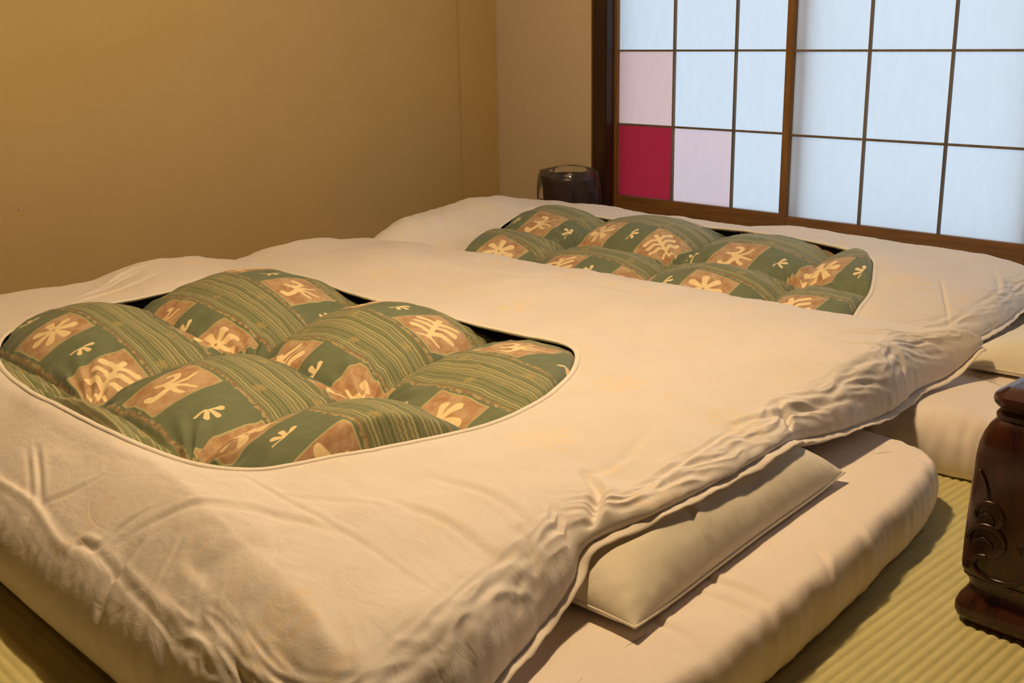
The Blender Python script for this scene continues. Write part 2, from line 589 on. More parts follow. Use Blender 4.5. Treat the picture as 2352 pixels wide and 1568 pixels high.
W_, L_ = 0.91, 1.82
for (x0, x1, y0, y1, al) in (
        (-1.30, -0.39, 0.72, 2.54, 'y'), (-0.39, 0.52, 0.72, 2.54, 'y'), (0.52, 1.43, 0.72, 2.54, 'y'),
        (-3.12, -1.30, -0.19, 0.72, 'x'), (-1.30, 0.52, -0.19, 0.72, 'x'), (-3.12, -1.30, -1.10, -0.19, 'x'), (-1.30, 0.52, -1.10, -0.19, 'x'),
        (-3.12, -2.21, 0.72, 2.54, 'y'), (-2.21, -1.30, 0.72, 2.54, 'y'),
        (-3.12, -1.30, 2.54, 3.44, 'x'), (-1.30, 0.52, 2.54, 3.44, 'x')):
    tatami_mat(x0, x1, y0, y1, al)
for k, (x0, x1, y0, y1) in enumerate(((XL, -3.122, YF, 3.44), (0.524, XR, -1.1, 0.716), (0.524, XR, 2.544, 3.44), (1.434, XR, .716, 2.544), (-3.12, XR, YF, -1.104))):
    box('floor_board', (x0, x1, y0, y1, -0.05, -0.001), MAT['rail'], fl, 0.001)

tag(box('ceiling', (XL - .1, XR + .1, YF - .1, YB + .25, ZC, ZC + .08), MAT['ceiling']), kind='structure')
wl = box('wall_left', (XL - .1, XL, YF - .1, YB + .12, -0.05, ZC), MAT['wall_ochre'])
tag(wl, kind='structure')
# papered corner pier, barely proud of the wall
for (yy, zz) in ((1.952, .412), (1.326, .396)):          # two tiny pale pins left in the wall covering
    box('wall_pin', (XL - .001, XL + .004, yy - .003, yy + .003, zz - .005, zz + .005), MAT['wall_beige'], wl, .001)
box('corner_panel', (XL, XL + 0.008, 3.232, YB - .001, -0.02, ZC - .002), MAT['wall_ochre'], wl, 0.003)
tag(box('wall_right', (XR, XR + .1, YF - .1, YB + .12, -0.05, ZC), MAT['unseen_wall']), kind='structure')
tag(box('wall_front', (XL, XR, YF - .1, YF, -0.05, ZC), MAT['unseen_wall']), kind='structure')
wb = box('wall_back', (XL, -3.10, YB, YB + .12, -0.05, ZC), MAT['wall_beige'])
tag(wb, kind='structure')
box('wall_section', (-3.024, XR, YB, YB + .12, -0.05, 0.165), MAT['wall_beige'], wb)
box('wall_section', (-3.024, XR, YB, YB + .12, 2.0, ZC), MAT['wall_beige'], wb)
box('wall_section', (0.42, XR, YB, YB + .12, 0.165, 2.0), MAT['wall_beige'], wb)
tag(box('trim_1', (-3.10, -3.024, YB - .022, YB + .12, -0.05, ZC - .002), MAT['post'], b=0.004), kind='structure')
tag(box('trim_2', (-3.118, -3.10, YB - .008, YB + .02, -0.05, ZC - .002), MAT['frame'], b=0.002), kind='structure')
tag(box('trim_3', (-3.0235, 0.42, YB - .018, YB + .12, 0.13, 0.167), MAT['rail'], b=0.003), kind='structure')
tag(box('trim_4', (-3.0235, 0.42, YB - .018, YB + .12, 1.98, 2.02), MAT['rail'], b=0.003), kind='structure')

CH, CW, ST, BW = 0.288, 0.2828, 0.030, 0.0075
Z_RAIL = 0.263


def shoji(n, x_in, y, tints):
    """sliding screen: stiles, rails, thin bars and one sheet of paper per opening. x_in = inner edge of the left stile"""
    rows = 5
    w = 3 * CW
    z1 = Z_RAIL + rows * CH
    root = empty('window_%d' % n, (x_in + w / 2, y, 0.168))
    tag(root, kind='structure')
    ox, oz = x_in + w / 2, 0.168

    def bx(nm, x0, x1, z0, z1_, y0, y1, mat, b=0.002):
        return box(nm, (x0 - ox, x1 - ox, y0, y1, z0 - oz, z1_ - oz), mat, root, b)
    for nm, a, c in (('stile', x_in - ST, x_in), ('stile', x_in + w, x_in + w + ST)):
        bx(nm, a, c, 0.168, 1.978, -.014, .014, MAT['frame'])
    bx('bottom_rail', x_in, x_in + w, 0.168, Z_RAIL, -.013, .013, MAT['rail'])
    bx('top_rail', x_in, x_in + w, z1, 1.978, -.013, .013, MAT['rail'])
    for c in (1, 2):
        bx('vertical_bar', x_in + c * CW - BW / 2, x_in + c * CW + BW / 2, Z_RAIL, z1, -.010, .004, MAT['bar'], .0008)
    for r_ in range(1, rows):
        bx('horizontal_bar', x_in, x_in + w, Z_RAIL + r_ * CH - BW / 2, Z_RAIL + r_ * CH + BW / 2, -.0085, .0035, MAT['bar'], .0008)
    for c in range(3):
        for r_ in range(rows):
            t = tints.get((c, r_), 'white')
            xa, xb_, za, zb_ = x_in + c * CW + .0004 - ox, x_in + (c + 1) * CW - .0004 - ox, Z_RAIL + r_ * CH + .0004 - oz, Z_RAIL + (r_ + 1) * CH - .0004 - oz
            link('paper_pane', mesh('paper_pane', [(xa, .0045, za), (xb_, .0045, za), (xb_, .0045, zb_), (xa, .0045, zb_)], [(0, 1, 2, 3)]), PAPER[t], root)
    return root


shoji(1, -3.012, YB + .042, {(0, 0): 'red', (0, 1): 'pink', (1, 0): 'lilac'})
shoji(2, -2.178, YB + .004, {})
shoji(3, -1.352 + ST, YB + .042, {})
shoji(4, -0.515 + ST, YB + .004, {})

# ================================================================== bedding
OPEN_N = [(-2.518, 0.815), (-2.660, 0.905), (-2.738, 1.066), (-2.748, 1.27), (-2.752, 1.468), (-2.742, 1.62), (-2.68, 1.70), (-2.56, 1.695), (-2.383, 1.680), (-2.143, 1.676), (-1.893, 1.675),
          (-1.732, 1.688), (-1.63, 1.700), (-1.546, 1.663), (-1.45, 1.541), (-1.383, 1.398), (-1.355, 1.26), (-1.367, 1.129), (-1.393, 1.02), (-1.429, 0.933),
          (-1.463, 0.857), (-1.505, 0.812), (-1.575, 0.782), (-1.699, 0.759), (-1.848, 0.749), (-2.027, 0.746), (-2.18, 0.749), (-2.36, 0.767)]
OPEN_F = [(-2.52, 2.08), (-2.64, 2.22), (-2.72, 2.40), (-2.76, 2.54), (-2.83, 2.70), (-2.845, 2.82), (-2.77, 2.895), (-2.60, 2.905), (-2.438, 2.915), (-2.264, 2.965), (-2.092, 2.995),
          (-1.90, 2.975), (-1.72, 2.95), (-1.61, 2.91), (-1.515, 2.85), (-1.442, 2.729), (-1.38, 2.60), (-1.349, 2.495), (-1.325, 2.36), (-1.36, 2.22),
          (-1.46, 2.13), (-1.65, 2.07), (-1.9, 2.05), (-2.2, 2.04), (-2.4, 2.05)]


def motif_kinds():
    fl6 = []
    for k in range(7):
        a = k * 2 * np.pi / 7 + .3
        fl6.append((np.array([(0.006 * np.cos(a), 0.006 * np.sin(a)), (0.030 * np.cos(a), 0.030 * np.sin(a))]), (0.0035, 0.0075)))
    leaf = [(np.array([(0, -.036), (0, .036)]), (0.0035, 0.005))]
    for y in (-.016, .004, .022):
        for s in (-1, 1):
            leaf.append((np.array([(0, y - .006), (s * .014, y + .002), (s * .031, y + .001)]), (0.004, 0.0055)))
    leaf.append((np.array([(0, -.034), (-.016, -.040)]), (0.003, 0.003)))
    leaf.append((np.array([(0, -.034), (.016, -.040)]), (0.003, 0.003)))
    scr = []
    t = np.linspace(0, 1, 10)
    a = 3.9 * t - 2.6
    rad = 0.017 - 0.004 * t
    scr.append((np.stack([-.004 + rad * np.cos(a), .021 + .8 * rad * np.sin(a)], 1), (0.0035, 0.005)))
    scr.append((np.array([(-.006, .008), (.0, -.004), (-.012, -.020), (-.024, -.026), (-.030, -.018)]), (0.0055, 0.0055)))
    scr.append((np.array([(.0, -.004), (.006, -.022), (.014, -.032)]), (0.004, 0.0035)))
    scr.append((np.array([(.0, -.002), (.018, -.012), (.032, -.026)]), (0.004, 0.002)))
    scr.append((np.array([(.002, .0), (.022, .004), (.034, .014)]), (0.0035, 0.002)))
    return [fl6, leaf, scr]


KINDS = motif_kinds()


def motif_sdf(dx, dy, kind):
    P = np.stack([dx, dy], 1)
    best = np.full(len(P), 1.0)
    for pl, (ra, rb) in KINDS[kind]:
        n = len(pl)
        for k in range(n - 1):
            a = pl[k]; d = pl[k + 1] - a
            w = P - a
            t = np.clip((w @ d) / (d @ d), 0, 1)
            q = w - t[:, None] * d
            rad = ra + (rb - ra) * ((k + t) / (n - 1))
            best = np.minimum(best, np.hypot(q[:, 0], q[:, 1]) - rad)
    return -best          # positive inside


PER_Y, PER_X = 0.31, 0.27


def pattern(X, Y, y_ref, shift, warp=0.012):
    """flat print coordinates: returns across, square sdf, motif sdf, sprig sdf"""
    Yw = Y + warp * perlin(X * 2.2, Y * 2.2, 31)
    Xw = X + warp * perlin(X * 2.2, Y * 2.2, 37)
    row = np.floor((Yw - y_ref) / PER_Y + .5).astype(int)
    across = Yw - y_ref - row * PER_Y
    xo = Xw + 0.11 * (row % 3) + shift
    cel = np.floor(xo / PER_X + .5).astype(int)
    dx = xo - cel * PER_X
    hs = 0.066
    sq = hs - np.maximum(np.abs(dx), np.abs(across) * 1.0)
    kind = (cel + 2 * row) % 3
    # the motif stands upright towards the foot of the bed, turned a little from cell to cell
    ang = 0.75 + 0.35 * np.sin(cel * 2.1 + row * 1.3)
    c, s = np.cos(ang), np.sin(ang)
    lx = (c * across + s * dx) / 1.42; ly = (-c * dx + s * across) / 1.42
    mo = np.full(len(X), -1.0)
    for k in range(3):
        m = (kind == k) & (np.abs(dx) < .07) & (np.abs(across) < .07)
        if m.any():
            mo[m] = motif_sdf(lx[m], ly[m], k) * 1.42
    # small flower straight on the green ground between squares
    dx2 = (xo + PER_X / 2) - np.floor((xo + PER_X / 2) / PER_X + .5) * PER_X
    m = ((cel + row) % 2 == 0) & (np.abs(dx2) < .05) & (np.abs(across) < .06)
    if m.any():
        mo[m] = np.maximum(mo[m], motif_sdf(dx2[m] * 1.25, across[m] * 1.25, 0) / 1.25)
    # sprigs in the stripe band
    ac2 = np.abs(across) - .115
    dx3 = (xo + .06) - np.floor((xo + .06) / .19 + .5) * .19
    spr = np.full(len(X), -1.0)
    m = (np.abs(dx3) < .03) & (np.abs(ac2) < .025)
    if m.any():
        spr[m] = motif_sdf(dx3[m] * 2.6, ac2[m] * 2.6, 0) / 2.6
    return across, xo, sq, mo, spr


SHY, SHX = [.86, 1.25, 1.68, 1.72, 2.2, 2.6, 3.0], [0, -.04, -.15, -.15, 0, -.04, -.14]     # the stitch columns run slightly askew


def tuft(X, Y, xb, yb, warp=0.022):
    """0 on the quilting lines, 1 in the middle of each puff; xb / yb are the stitch lines"""
    Xw = X + warp * perlin(X * 3.1, Y * 3.1, 11)
    Yw = Y + warp * perlin(X * 3.1, Y * 3.1, 17)

    def cellpos(v, bnd):
        bnd = np.asarray(bnd)
        k = np.clip(np.searchsorted(bnd, v) - 1, 0, len(bnd) - 2)
        return np.clip((v - bnd[k]) / (bnd[k + 1] - bnd[k]), 0, 1), k
    fx, kx = cellpos(Xw - np.interp(Yw, SHY, SHX), xb); fy, ky = cellpos(Yw, yb)
    sx = np.sin(np.pi * fx); sy = np.sin(np.pi * fy)
    return np.clip(sx, 0, 1) ** .58 * np.clip(sy, 0, 1) ** .58, kx, ky, fx, fy


def make_duvet(loc, opening, outer, ztop, rimz, under, xb, yb, y_ref, shift, crease_list, puff, amp0, seed, label):
    root = empty('duvet', (loc[0], loc[1], 0))
    tag(root, label, 'duvet', 'duvets laid side by side')
    off = np.array([loc[0], loc[1], 0.0])
    op = closed_spline(opening, 8)
    ou = closed_spline([tuple(q) + (0,) * (6 - len(q)) for q in outer], 14)
    c = op[:, :2].mean(0); sc = (0.7, 0.48)
    NR, M = 1400, 168
    E, s = resample(ou, NR)
    th = np.arctan2((E[:, 1] - c[1]) / sc[1], (E[:, 0] - c[0]) / sc[0])
    O = at_angle(op, c, sc, th)
    ray = E[:, :2] - O
    RL = np.hypot(ray[:, 0], ray[:, 1])
    rd = ray / RL[:, None]
    tg = np.roll(E[:, :2], -1, 0) - np.roll(E[:, :2], 1, 0)
    tg /= np.linalg.norm(tg, axis=1)[:, None]
    nrm = np.stack([tg[:, 1], -tg[:, 0]], 1)
    if ((E[:, :2] - c) * nrm).sum() < 0: nrm = -nrm
    cosa = np.clip((rd * nrm).sum(1), .25, 1)
    t = np.linspace(0, 1, M)
    rho = 1 - (1 - t) ** 1.55
    X = O[:, None, 0] + ray[:, None, 0] * rho
    Y = O[:, None, 1] + ray[:, None, 1] * rho
    d = (RL * cosa)[:, None] * (1 - rho)[None, :]
    zs, zb, w, lin = E[:, 2][:, None], E[:, 3][:, None], E[:, 4][:, None], np.clip(E[:, 5][:, None], 0, 1)
    P = np.stack([X.ravel(), Y.ravel()], 1)
    tf = tuft(P[:, 0], P[:, 1], xb, yb)[0].reshape(X.shape)
    k = sstep(0, .12, d)
    zt = ztop(X, Y) + puff * (tf ** 1.9 - .4) * k
    zt = zt + .006 * fbm(X * 4, Y * 4, seed + 2, 3) + .0022 * fbm(X * 11, Y * 17, seed + 5, 3)
    x_ = np.clip(d / w, 0, 1)
    prof = np.sqrt(np.clip(1 - (1 - x_) ** 2.2, 0, 1)) * (1 - lin) + lin * (.35 * np.sqrt(np.clip(1 - (1 - np.clip(x_ * 4, 0, 1)) ** 2, 0, 1)) + .65 * (1 - (1 - x_) ** 1.35))
    Z = zs + (zt - zs) * prof
    # gathers: folds running away from the hem, and small crimps along it
    S = np.broadcast_to(s[:, None], X.shape)
    head = sstep(-1.35, -1.1, X) * .9 + .1
    gat = perlin(S * 15, d * 5 + 3, seed + 8) * np.exp(-d / .09) * .0032 + perlin(S * 38, d * 14, seed + 9) * np.exp(-d / .05) * .0030
    gat += perlin(S * 9, d * 75, seed + 10) * np.exp(-((d - .04) / .03) ** 2) * .0032 * head
    rdg = 1 - 2 * np.abs(perlin(S * 12 + 30 * d, d * 60 + 2 * perlin(S * 5, d * 8, seed + 31), seed + 30))
    gat += rdg * np.exp(-((d - .035) / .03) ** 2) * .0034 * head
    gat += perlin(S * 4.2, d * 2, seed + 12) * np.exp(-d / .16) * .0045
    Z = Z + gat * sstep(0, .012, d)
    Z = Z + creases(P, crease_list).reshape(X.shape) * sstep(.0, .016, d)
    # rim of the opening turns down slightly onto the comforter
    di = RL[:, None] * rho[None, :]
    Z = Z * sstep(0, .05, di) + (1 - sstep(0, .05, di)) * (rimz(X, Y) + .35 * (Z - rimz(X, Y)))
    bul = (gat * 1.2) * np.exp(-d / .05)
    X = X + nrm[:, None, 0] * bul; Y = Y + nrm[:, None, 1] * bul
    # underside, from the seam inwards
    oo = np.array([.002, .006, .012, .02, .03, .045, .065, .09, .115, .14, .17, .21])
    Xu = E[:, None, 0] - rd[:, None, 0] * oo / cosa[:, None] ** .5; Yu = E[:, None, 1] - rd[:, None, 1] * oo / cosa[:, None] ** .5
    wb_ = .05
    Zu = zs - (zs - zb) * np.sqrt(np.clip(1 - (1 - np.clip(oo / wb_, 0, 1)) ** 2, 0, 1))[None, :]
    Zu = Zu + (bul[:, -1:] * .5) * np.exp(-oo / .03)
    zc_ = under(Xu, Yu); kb = sstep(.07, .20, oo)[None, :]
    Zu = Zu * (1 - kb) + np.maximum(zc_, Zu) * kb
    sh = np.array([.85, .7, .55, .4, .25, .1, .01])
    Xs = c[0] + (Xu[:, -1:] - c[0]) * sh; Ys = c[1] + (Yu[:, -1:] - c[1]) * sh
    Xu = np.concatenate([Xu, Xs], 1); Yu = np.concatenate([Yu, Ys], 1); Zu = np.concatenate([Zu, under(Xs, Ys)], 1)
    # turned lip under the rim
    li = np.array([.014, .009, .004, .0006])
    Xl = O[:, None, 0] + rd[:, None, 0] * li; Yl = O[:, None, 1] + rd[:, None, 1] * li
    Zl = Z[:, :1] - np.array([.007, .007, .0065, .003])
    XX = np.concatenate([Xl, X, Xu], 1); YY = np.concatenate([Yl, Y, Yu], 1); ZZ = np.concatenate([Zl, Z, Zu], 1)
    nv = XX.shape[1]
    V = np.stack([XX, YY, ZZ], -1).reshape(-1, 3)
    F = grid_faces(NR, nv, True)[:, ::-1]
    # centre of the underside is closed with one n-gon ring fan
    me = mesh('cover', V - off, F, True)
    a, xo, sq, mo, spr = pattern(V[:, 0], V[:, 1], y_ref, shift)
    kk = perlin(V[:, 0] * 1.7, V[:, 1] * 1.7, 77)
    attr(me, 'motif', np.where(np.abs(a) < .07, mo, -1) - .012 * np.clip(.2 - kk, 0, 1))
    cov = link('cover', me, MAT['cover'], root)
    tag(cov, 'cream cotton cover')
    # stitched rim of the opening
    rp = np.stack([O[:, 0], O[:, 1], Z[:, 0] + .0005], 1)[::2] - off
    vv, ff = tube(rp, .0058, 8, True, .6)
    link('opening_rim', mesh('opening_rim', vv, ff, True), MAT['hem'], cov)
    # ribbon added along the head hem to catch light like the bulging underside
    idx = [i for i in range(NR) if nrm[i, 0] > .15 and E[i, 0] > -1.4 and (E[i, 1] > 2.3 or .72 < E[i, 1] < 2.44)]
    if idx and idx[-1] - idx[0] + 1 != len(idx):
        g = [k for k in range(1, len(idx)) if idx[k] != idx[k - 1] + 1][0]
        idx = idx[g:] + idx[:g]
    rows = []
    for j, o_ in enumerate((-.004, .003, .008, .012, .012, .007, .001)):
        th_ = 0 if j < 4 else -.0016
        e_ = E[idx]; n_ = nrm[idx]; ss = s[idx]
        wv = .0045 * perlin(ss * 22, ss * 0 + .5, seed + 61) + .003 * perlin(ss * 47, ss * 0 + .5, seed + 62)
        o2 = o_ * (1 + .35 * perlin(ss * 9, ss * 0 + 2.5, seed + 63))
        rows.append(np.stack([e_[:, 0] + n_[:, 0] * o2, e_[:, 1] + n_[:, 1] * o2, e_[:, 2] - .006 - .30 * max(o_, 0) + wv * max(o_, 0) / .014 + th_], 1))
    VV = np.stack(rows, 1)
    link('added_hem_ribbon', mesh('added_hem_ribbon', VV.reshape(-1, 3) - off, grid_faces(len(idx), 7), True), MAT['cover'], cov)
    # comforter showing in the opening
    x0, x1 = op[:, 0].min() - .05, op[:, 0].max() + .05
    y0, y1 = op[:, 1].min() - .05, op[:, 1].max() + .05
    st = 0.0036
    gx = np.arange(x0, x1, st); gy = np.arange(y0, y1, st)
    GX, GY = np.meshgrid(gx, gy, indexing='ij')
    Q = np.stack([GX.ravel(), GY.ravel()], 1)
    qx, qy = Q[:, 0], Q[:, 1]
    # signed distance to opening by angle lookup (inside positive)
    opd, _ = resample(op, 220)
    best = np.full(len(Q), 1e9)
    for kq in range(len(opd)):
        pa = opd[kq]; dd = opd[(kq + 1) % len(opd)] - pa
        wv = Q - pa
        tt = np.clip((wv @ dd) / (dd @ dd), 0, 1)
        ex = wv[:, 0] - tt * dd[0]; ey = wv[:, 1] - tt * dd[1]
        best = np.minimum(best, ex * ex + ey * ey)
    best = np.sqrt(best)
    thq = np.arctan2((qy - c[1]) / sc[1], (qx - c[0]) / sc[0])
    R = at_angle(op, c, sc, thq)
    inside = np.hypot(qx - c[0], qy - c[1]) < np.hypot(R[:, 0] - c[0], R[:, 1] - c[1])
    sd = np.where(inside, best, -best)
    tf, kx, ky, fx, fy = tuft(qx, qy, xb, yb)
    amp = amp0 + .13 * amp0 * np.sin(kx * 2.3 + ky * 4.1 + seed)
    zbase = rimz(qx, qy) - .5 * amp0
    zc = zbase + amp * tf
    # puckers radiating from the stitched corners
    ex_ = np.minimum(fx, 1 - fx); ey_ = np.minimum(fy, 1 - fy)
    ang = np.arctan2(ey_, ex_); rc = np.hypot(ex_, ey_)
    zc += .0085 * np.sin(ang * 16 + 3 * perlin(qx * 4, qy * 4, 51)) * np.exp(-(rc / .22) ** 2) * sstep(.0, .05, rc)
    zc -= .022 * np.exp(-(rc / .13) ** 2)
    # pleats drawn into the stitch lines
    zc += .009 * perlin(qx * 26, qy * 5, seed + 21) * np.exp(-(ey_ / .16) ** 2)
    zc += .007 * perlin(qx * 5, qy * 26, seed + 22) * np.exp(-(ex_ / .16) ** 2)
    zc += .004 * fbm(qx * 9, qy * 9, seed + 23, 3)
    cap = rimz(qx, qy) - .012 + np.where(sd > 0, 2.2 * sd, .6 * sd)
    zc = -np.log(np.exp(-zc * 160) + np.exp(-cap * 160)) / 160
    V = np.stack([qx, qy, zc], 1)
    F = grid_faces(len(gx), len(gy))
    keep = (sd[F] > -.05).any(1)
    F = F[keep]
    used = np.unique(F)
    remap = np.full(len(V), -1); remap[used] = np.arange(len(used))
    F = remap[F]; V = V[used]
    a, xo, sq, mo, spr = pattern(V[:, 0], V[:, 1], y_ref, shift)
    me = mesh('comforter', V - off, F, True)
    attr(me, 'across', a); attr(me, 'along', xo); attr(me, 'square', sq); attr(me, 'motif', mo); attr(me, 'sprig', spr)
    cf = link('comforter', me, MAT['comforter'], root)
    tag(cf, 'green quilted comforter printed with tan squares and cream flowers')
    return root


# ---------------------------------------------------------------- near duvet
OUT_N = [  # x, y, seam height, underside height, roll width
    (-0.865, 0.60, .10, .01, .11), (-0.875, 0.70, .125, .07, .10), (-0.905, 0.815, .14, .118, .09), (-0.945, 0.945, .15, .118, .09), (-0.978, 1.045, .175, .14, .085),
    (-0.995, 1.095, .205, .18, .08), (-0.962, 1.21, .226, .20, .075), (-0.975, 1.42, .222, .20, .075), (-0.998, 1.62, .218, .195, .08), (-1.022, 1.70, .195, .165, .085), (-1.018, 1.85, .175, .14, .08),
    (-1.030, 2.05, .155, .14, .08), (-1.060, 2.24, .152, .142, .075), (-1.046, 2.36, .162, .15, .07), (-1.018, 2.425, .212, .198, .07), (-1.028, 2.445, .216, .202, .07),
    (-1.15, 2.415, .205, .18, .11), (-1.5, 2.375, .222, .212, .13), (-2.0, 2.355, .218, .208, .13), (-2.6, 2.325, .205, .195, .13), (-2.98, 2.30, .19, .16, .12),
    (-3.11, 2.23, .15, .06, .11), (-3.145, 2.05, .13, .02, .12), (-3.15, 1.70, .12, .01, .13), (-3.155, 1.35, .12, .01, .13), (-3.15, 1.0, .12, .01, .13), (-3.13, .72, .11, .01, .14),
    (-3.03, .565, .10, .01, .16, .4), (-2.7, .540, .095, .004, .22, .9), (-2.2, .536, .092, .004, .23, 1), (-1.75, .536, .092, .004, .23, 1), (-1.4, .542, .092, .004, .19, .95), (-1.1, .546, .092, .004, .15, .7), (-.93, .56, .095, .004, .14, .4)]


def ztop_n(X, Y):
    foot = np.interp(Y, [.6, 1.0, 1.18, 1.27, 1.37, 1.48, 1.58, 1.715, 1.83, 1.96, 2.06, 2.16, 2.3], [.262, .262, .264, .268, .287, .292, .286, .258, .274, .279, .274, .262, .262])
    f = sstep(-2.72, -2.95, X)
    mid = .266 + .014 * np.exp(-((Y - 2.08) / .16) ** 2) - .02 * sstep(-1.25, -0.98, X)
    near = sstep(.74, .56, Y)
    return mid * (1 - f) + foot * f - .012 * near


def rim_n(X, Y):
    return .257 + .004 * np.sin(X * 9) + 0 * Y


def under_n(X, Y):
    """what the duvet lies on: mattress, pillow, and the edge of the other duvet"""
    pil = .105 * sstep(-1.26, -1.16, X) * sstep(.98, 1.08, Y) * sstep(1.82, 1.74, Y)
    lap = np.interp(Y, [1.98, 2.1, 2.2, 2.3, 2.4], [.0, .04, .06, .08, .104]) * sstep(-1.20, -1.40, X)
    return .118 + np.maximum(pil, lap)


def under_f(X, Y):
    return .145 + .0 * X + .06 * sstep(-1.25, -1.15, X) * sstep(2.36, 2.46, Y)


CR_N = [
    ([(-1.585, 0.776), (-1.447, 0.798), (-1.278, 0.796), (-1.114, 0.799), (-0.979, 0.792), (-0.90, 0.784)], .006, .0028, .0022),
    ([(-1.561, 0.593), (-1.376, 0.58), (-1.195, 0.568), (-1.0, 0.562)], .008, .005, .004),
    ([(-2.05, .60), (-1.895, 0.592), (-1.775, 0.594), (-1.648, 0.576), (-1.584, 0.576), (-1.50, 0.578)], .010, -.006, -.004),
    ([(-1.583, 0.54), (-1.584, 0.588), (-1.534, 0.595), (-1.522, 0.63), (-1.498, 0.659)], .007, .006, .004),
    ([(-1.769, 0.597), (-1.725, 0.631), (-1.688, 0.674)], .008, .004, .003),
    ([(-1.932, 0.667), (-1.835, 0.632), (-1.753, 0.599)], .007, .004, .004),
    ([(-1.95, 0.655), (-1.85, 0.62), (-1.78, 0.591)], .007, .003, .004),
    ([(-1.364, 0.651), (-1.293, 0.635), (-1.252, 0.674), (-1.236, 0.73)], .022, .003, .003),
    ([(-1.341, 0.625), (-1.28, 0.619), (-1.21, 0.606)], .014, -.004, -.002),
    ([(-1.451, 0.62), (-1.45, 0.568), (-1.44, 0.522), (-1.433, 0.49)], .012, .016, .008),
    ([(-1.504, 0.61), (-1.433, 0.674), (-1.353, 0.735), (-1.247, 0.776)], .009, .003, .0025),
    ([(-1.415, 0.685), (-1.31, 0.745), (-1.168, 0.80)], .010, .003, .003),
    ([(-1.344, 0.797), (-1.272, 0.84), (-1.186, 0.885)], .010, .003, .002),
    ([(-1.338, 0.588), (-1.369, 0.656)], .008, .004, .003),
    ([(-2.272, 1.741), (-2.175, 1.785), (-2.058, 1.788)], .007, .003, .002),
    ([(-1.10, 1.20), (-1.044, 1.17), (-1.005, 1.115), (-0.965, 1.07)], .013, .022, .010),
    ([(-1.071, 1.70), (-1.022, 1.67), (-0.98, 1.63)], .012, .024, .008),
    ([(-1.06, 1.53), (-1.052, 1.636), (-1.048, 1.709), (-1.035, 1.90)], .009, .010, .005),
    ([(-1.082, 2.171), (-1.055, 2.155), (-1.03, 2.14)], .016, .024, .010),
    ([(-1.048, 1.546), (-1.022, 1.34), (-1.0, 1.177)], .008, .007, .004),
    ([(-1.04, 1.056), (-0.99, 1.05), (-0.95, 1.02)], .010, .008, .006),
    ([(-1.03, 0.99), (-0.975, 0.965), (-0.93, 0.94)], .010, .009, .007),
    ([(-0.97, 0.93), (-0.94, 0.898), (-0.91, 0.855)], .007, .008, .003),
    ([(-1.25, 1.00), (-1.12, 1.02), (-1.03, 1.01)], .013, .004, .003),
    ([(-1.22, .90), (-1.10, .92), (-.99, .91)], .012, .004, .003),
    ([(-1.15, 1.45), (-1.10, 1.30), (-1.09, 1.18)], .015, .004, .003),
    ([(-2.921, 1.222), (-2.994, 1.344), (-2.993, 1.423)], .010, .006, .005),
    ([(-2.853, 1.144), (-2.938, 1.279), (-2.972, 1.386)], .010, .005, .005),
    ([(-2.80, 1.10), (-2.86, 1.25), (-2.90, 1.40)], .012, .004, .003),
    ([(-2.78, 1.76), (-2.95, 1.735), (-3.08, 1.72)], .018, .008, .003),
    ([(-1.25, 2.10), (-1.14, 2.22), (-1.06, 2.32)], .011, .006, .005),
    ([(-1.20, 2.03), (-1.11, 2.10), (-1.05, 2.20)], .010, .006, .005),
]
make_duvet((-2.05, 1.22), OPEN_N, OUT_N, ztop_n, rim_n, under_n,
           [-3.75, -3.30, -2.80, -2.15, -1.69, -1.22, -.8, -.3], [.0, .44, .845, 1.235, 1.75, 2.14, 2.56],
           0.93, 0.04, CR_N, .009, .094, 40,
           'cream duvet with green quilted centre whose edge covers part of the flat pillow')

# ---------------------------------------------------------------- far duvet
OUT_F = [
    (-1.22, 2.30, .165, .15, .09), (-1.155, 2.46, .172, .155, .09), (-1.105, 2.58, .185, .165, .085), (-1.10, 2.75, .195, .175, .085), (-1.125, 2.95, .20, .175, .09), (-1.13, 3.10, .19, .15, .10),
    (-1.20, 3.20, .17, .12, .10), (-1.5, 3.225, .16, .08, .12), (-2.0, 3.225, .16, .06, .12), (-2.5, 3.20, .16, .06, .12), (-2.85, 3.165, .15, .05, .11), (-3.05, 3.11, .14, .04, .11),
    (-3.16, 2.98, .14, .03, .13), (-3.185, 2.75, .14, .02, .13), (-3.17, 2.5, .13, .02, .13), (-3.13, 2.32, .10, .02, .13), (-3.03, 2.16, .08, .02, .13),
    (-2.6, 2.05, .125, .118, .22), (-2.0, 2.0, .125, .118, .24), (-1.5, 2.0, .125, .118, .22), (-1.32, 2.12, .13, .12, .14)]


def ztop_f(X, Y):
    foot = np.interp(Y, [2.1, 2.224, 2.357, 2.514, 2.62, 2.724, 2.856, 3.04], [.235, .262, .296, .308, .318, .326, .320, .295])
    f = sstep(-2.80, -3.0, X)
    mid = np.interp(Y, [1.98, 2.1, 2.2, 2.3, 2.4, 2.5, 2.62, 2.8], [.13, .152, .172, .192, .214, .245, .272, .285])
    far = .288 + .012 * np.sin(X * 6.1) * .5
    k = sstep(2.78, 2.98, Y)
    mid = mid * (1 - k) + far * k
    mid = mid - .03 * sstep(-1.35, -1.08, X)
    return mid * (1 - f) + foot * f


def rim_f(X, Y):
    return np.interp(Y, [2.0, 2.2, 2.32, 2.5, 2.75, 3.0], [.15, .178, .205, .255, .283, .288]) - .02 * sstep(-1.6, -1.3, X)


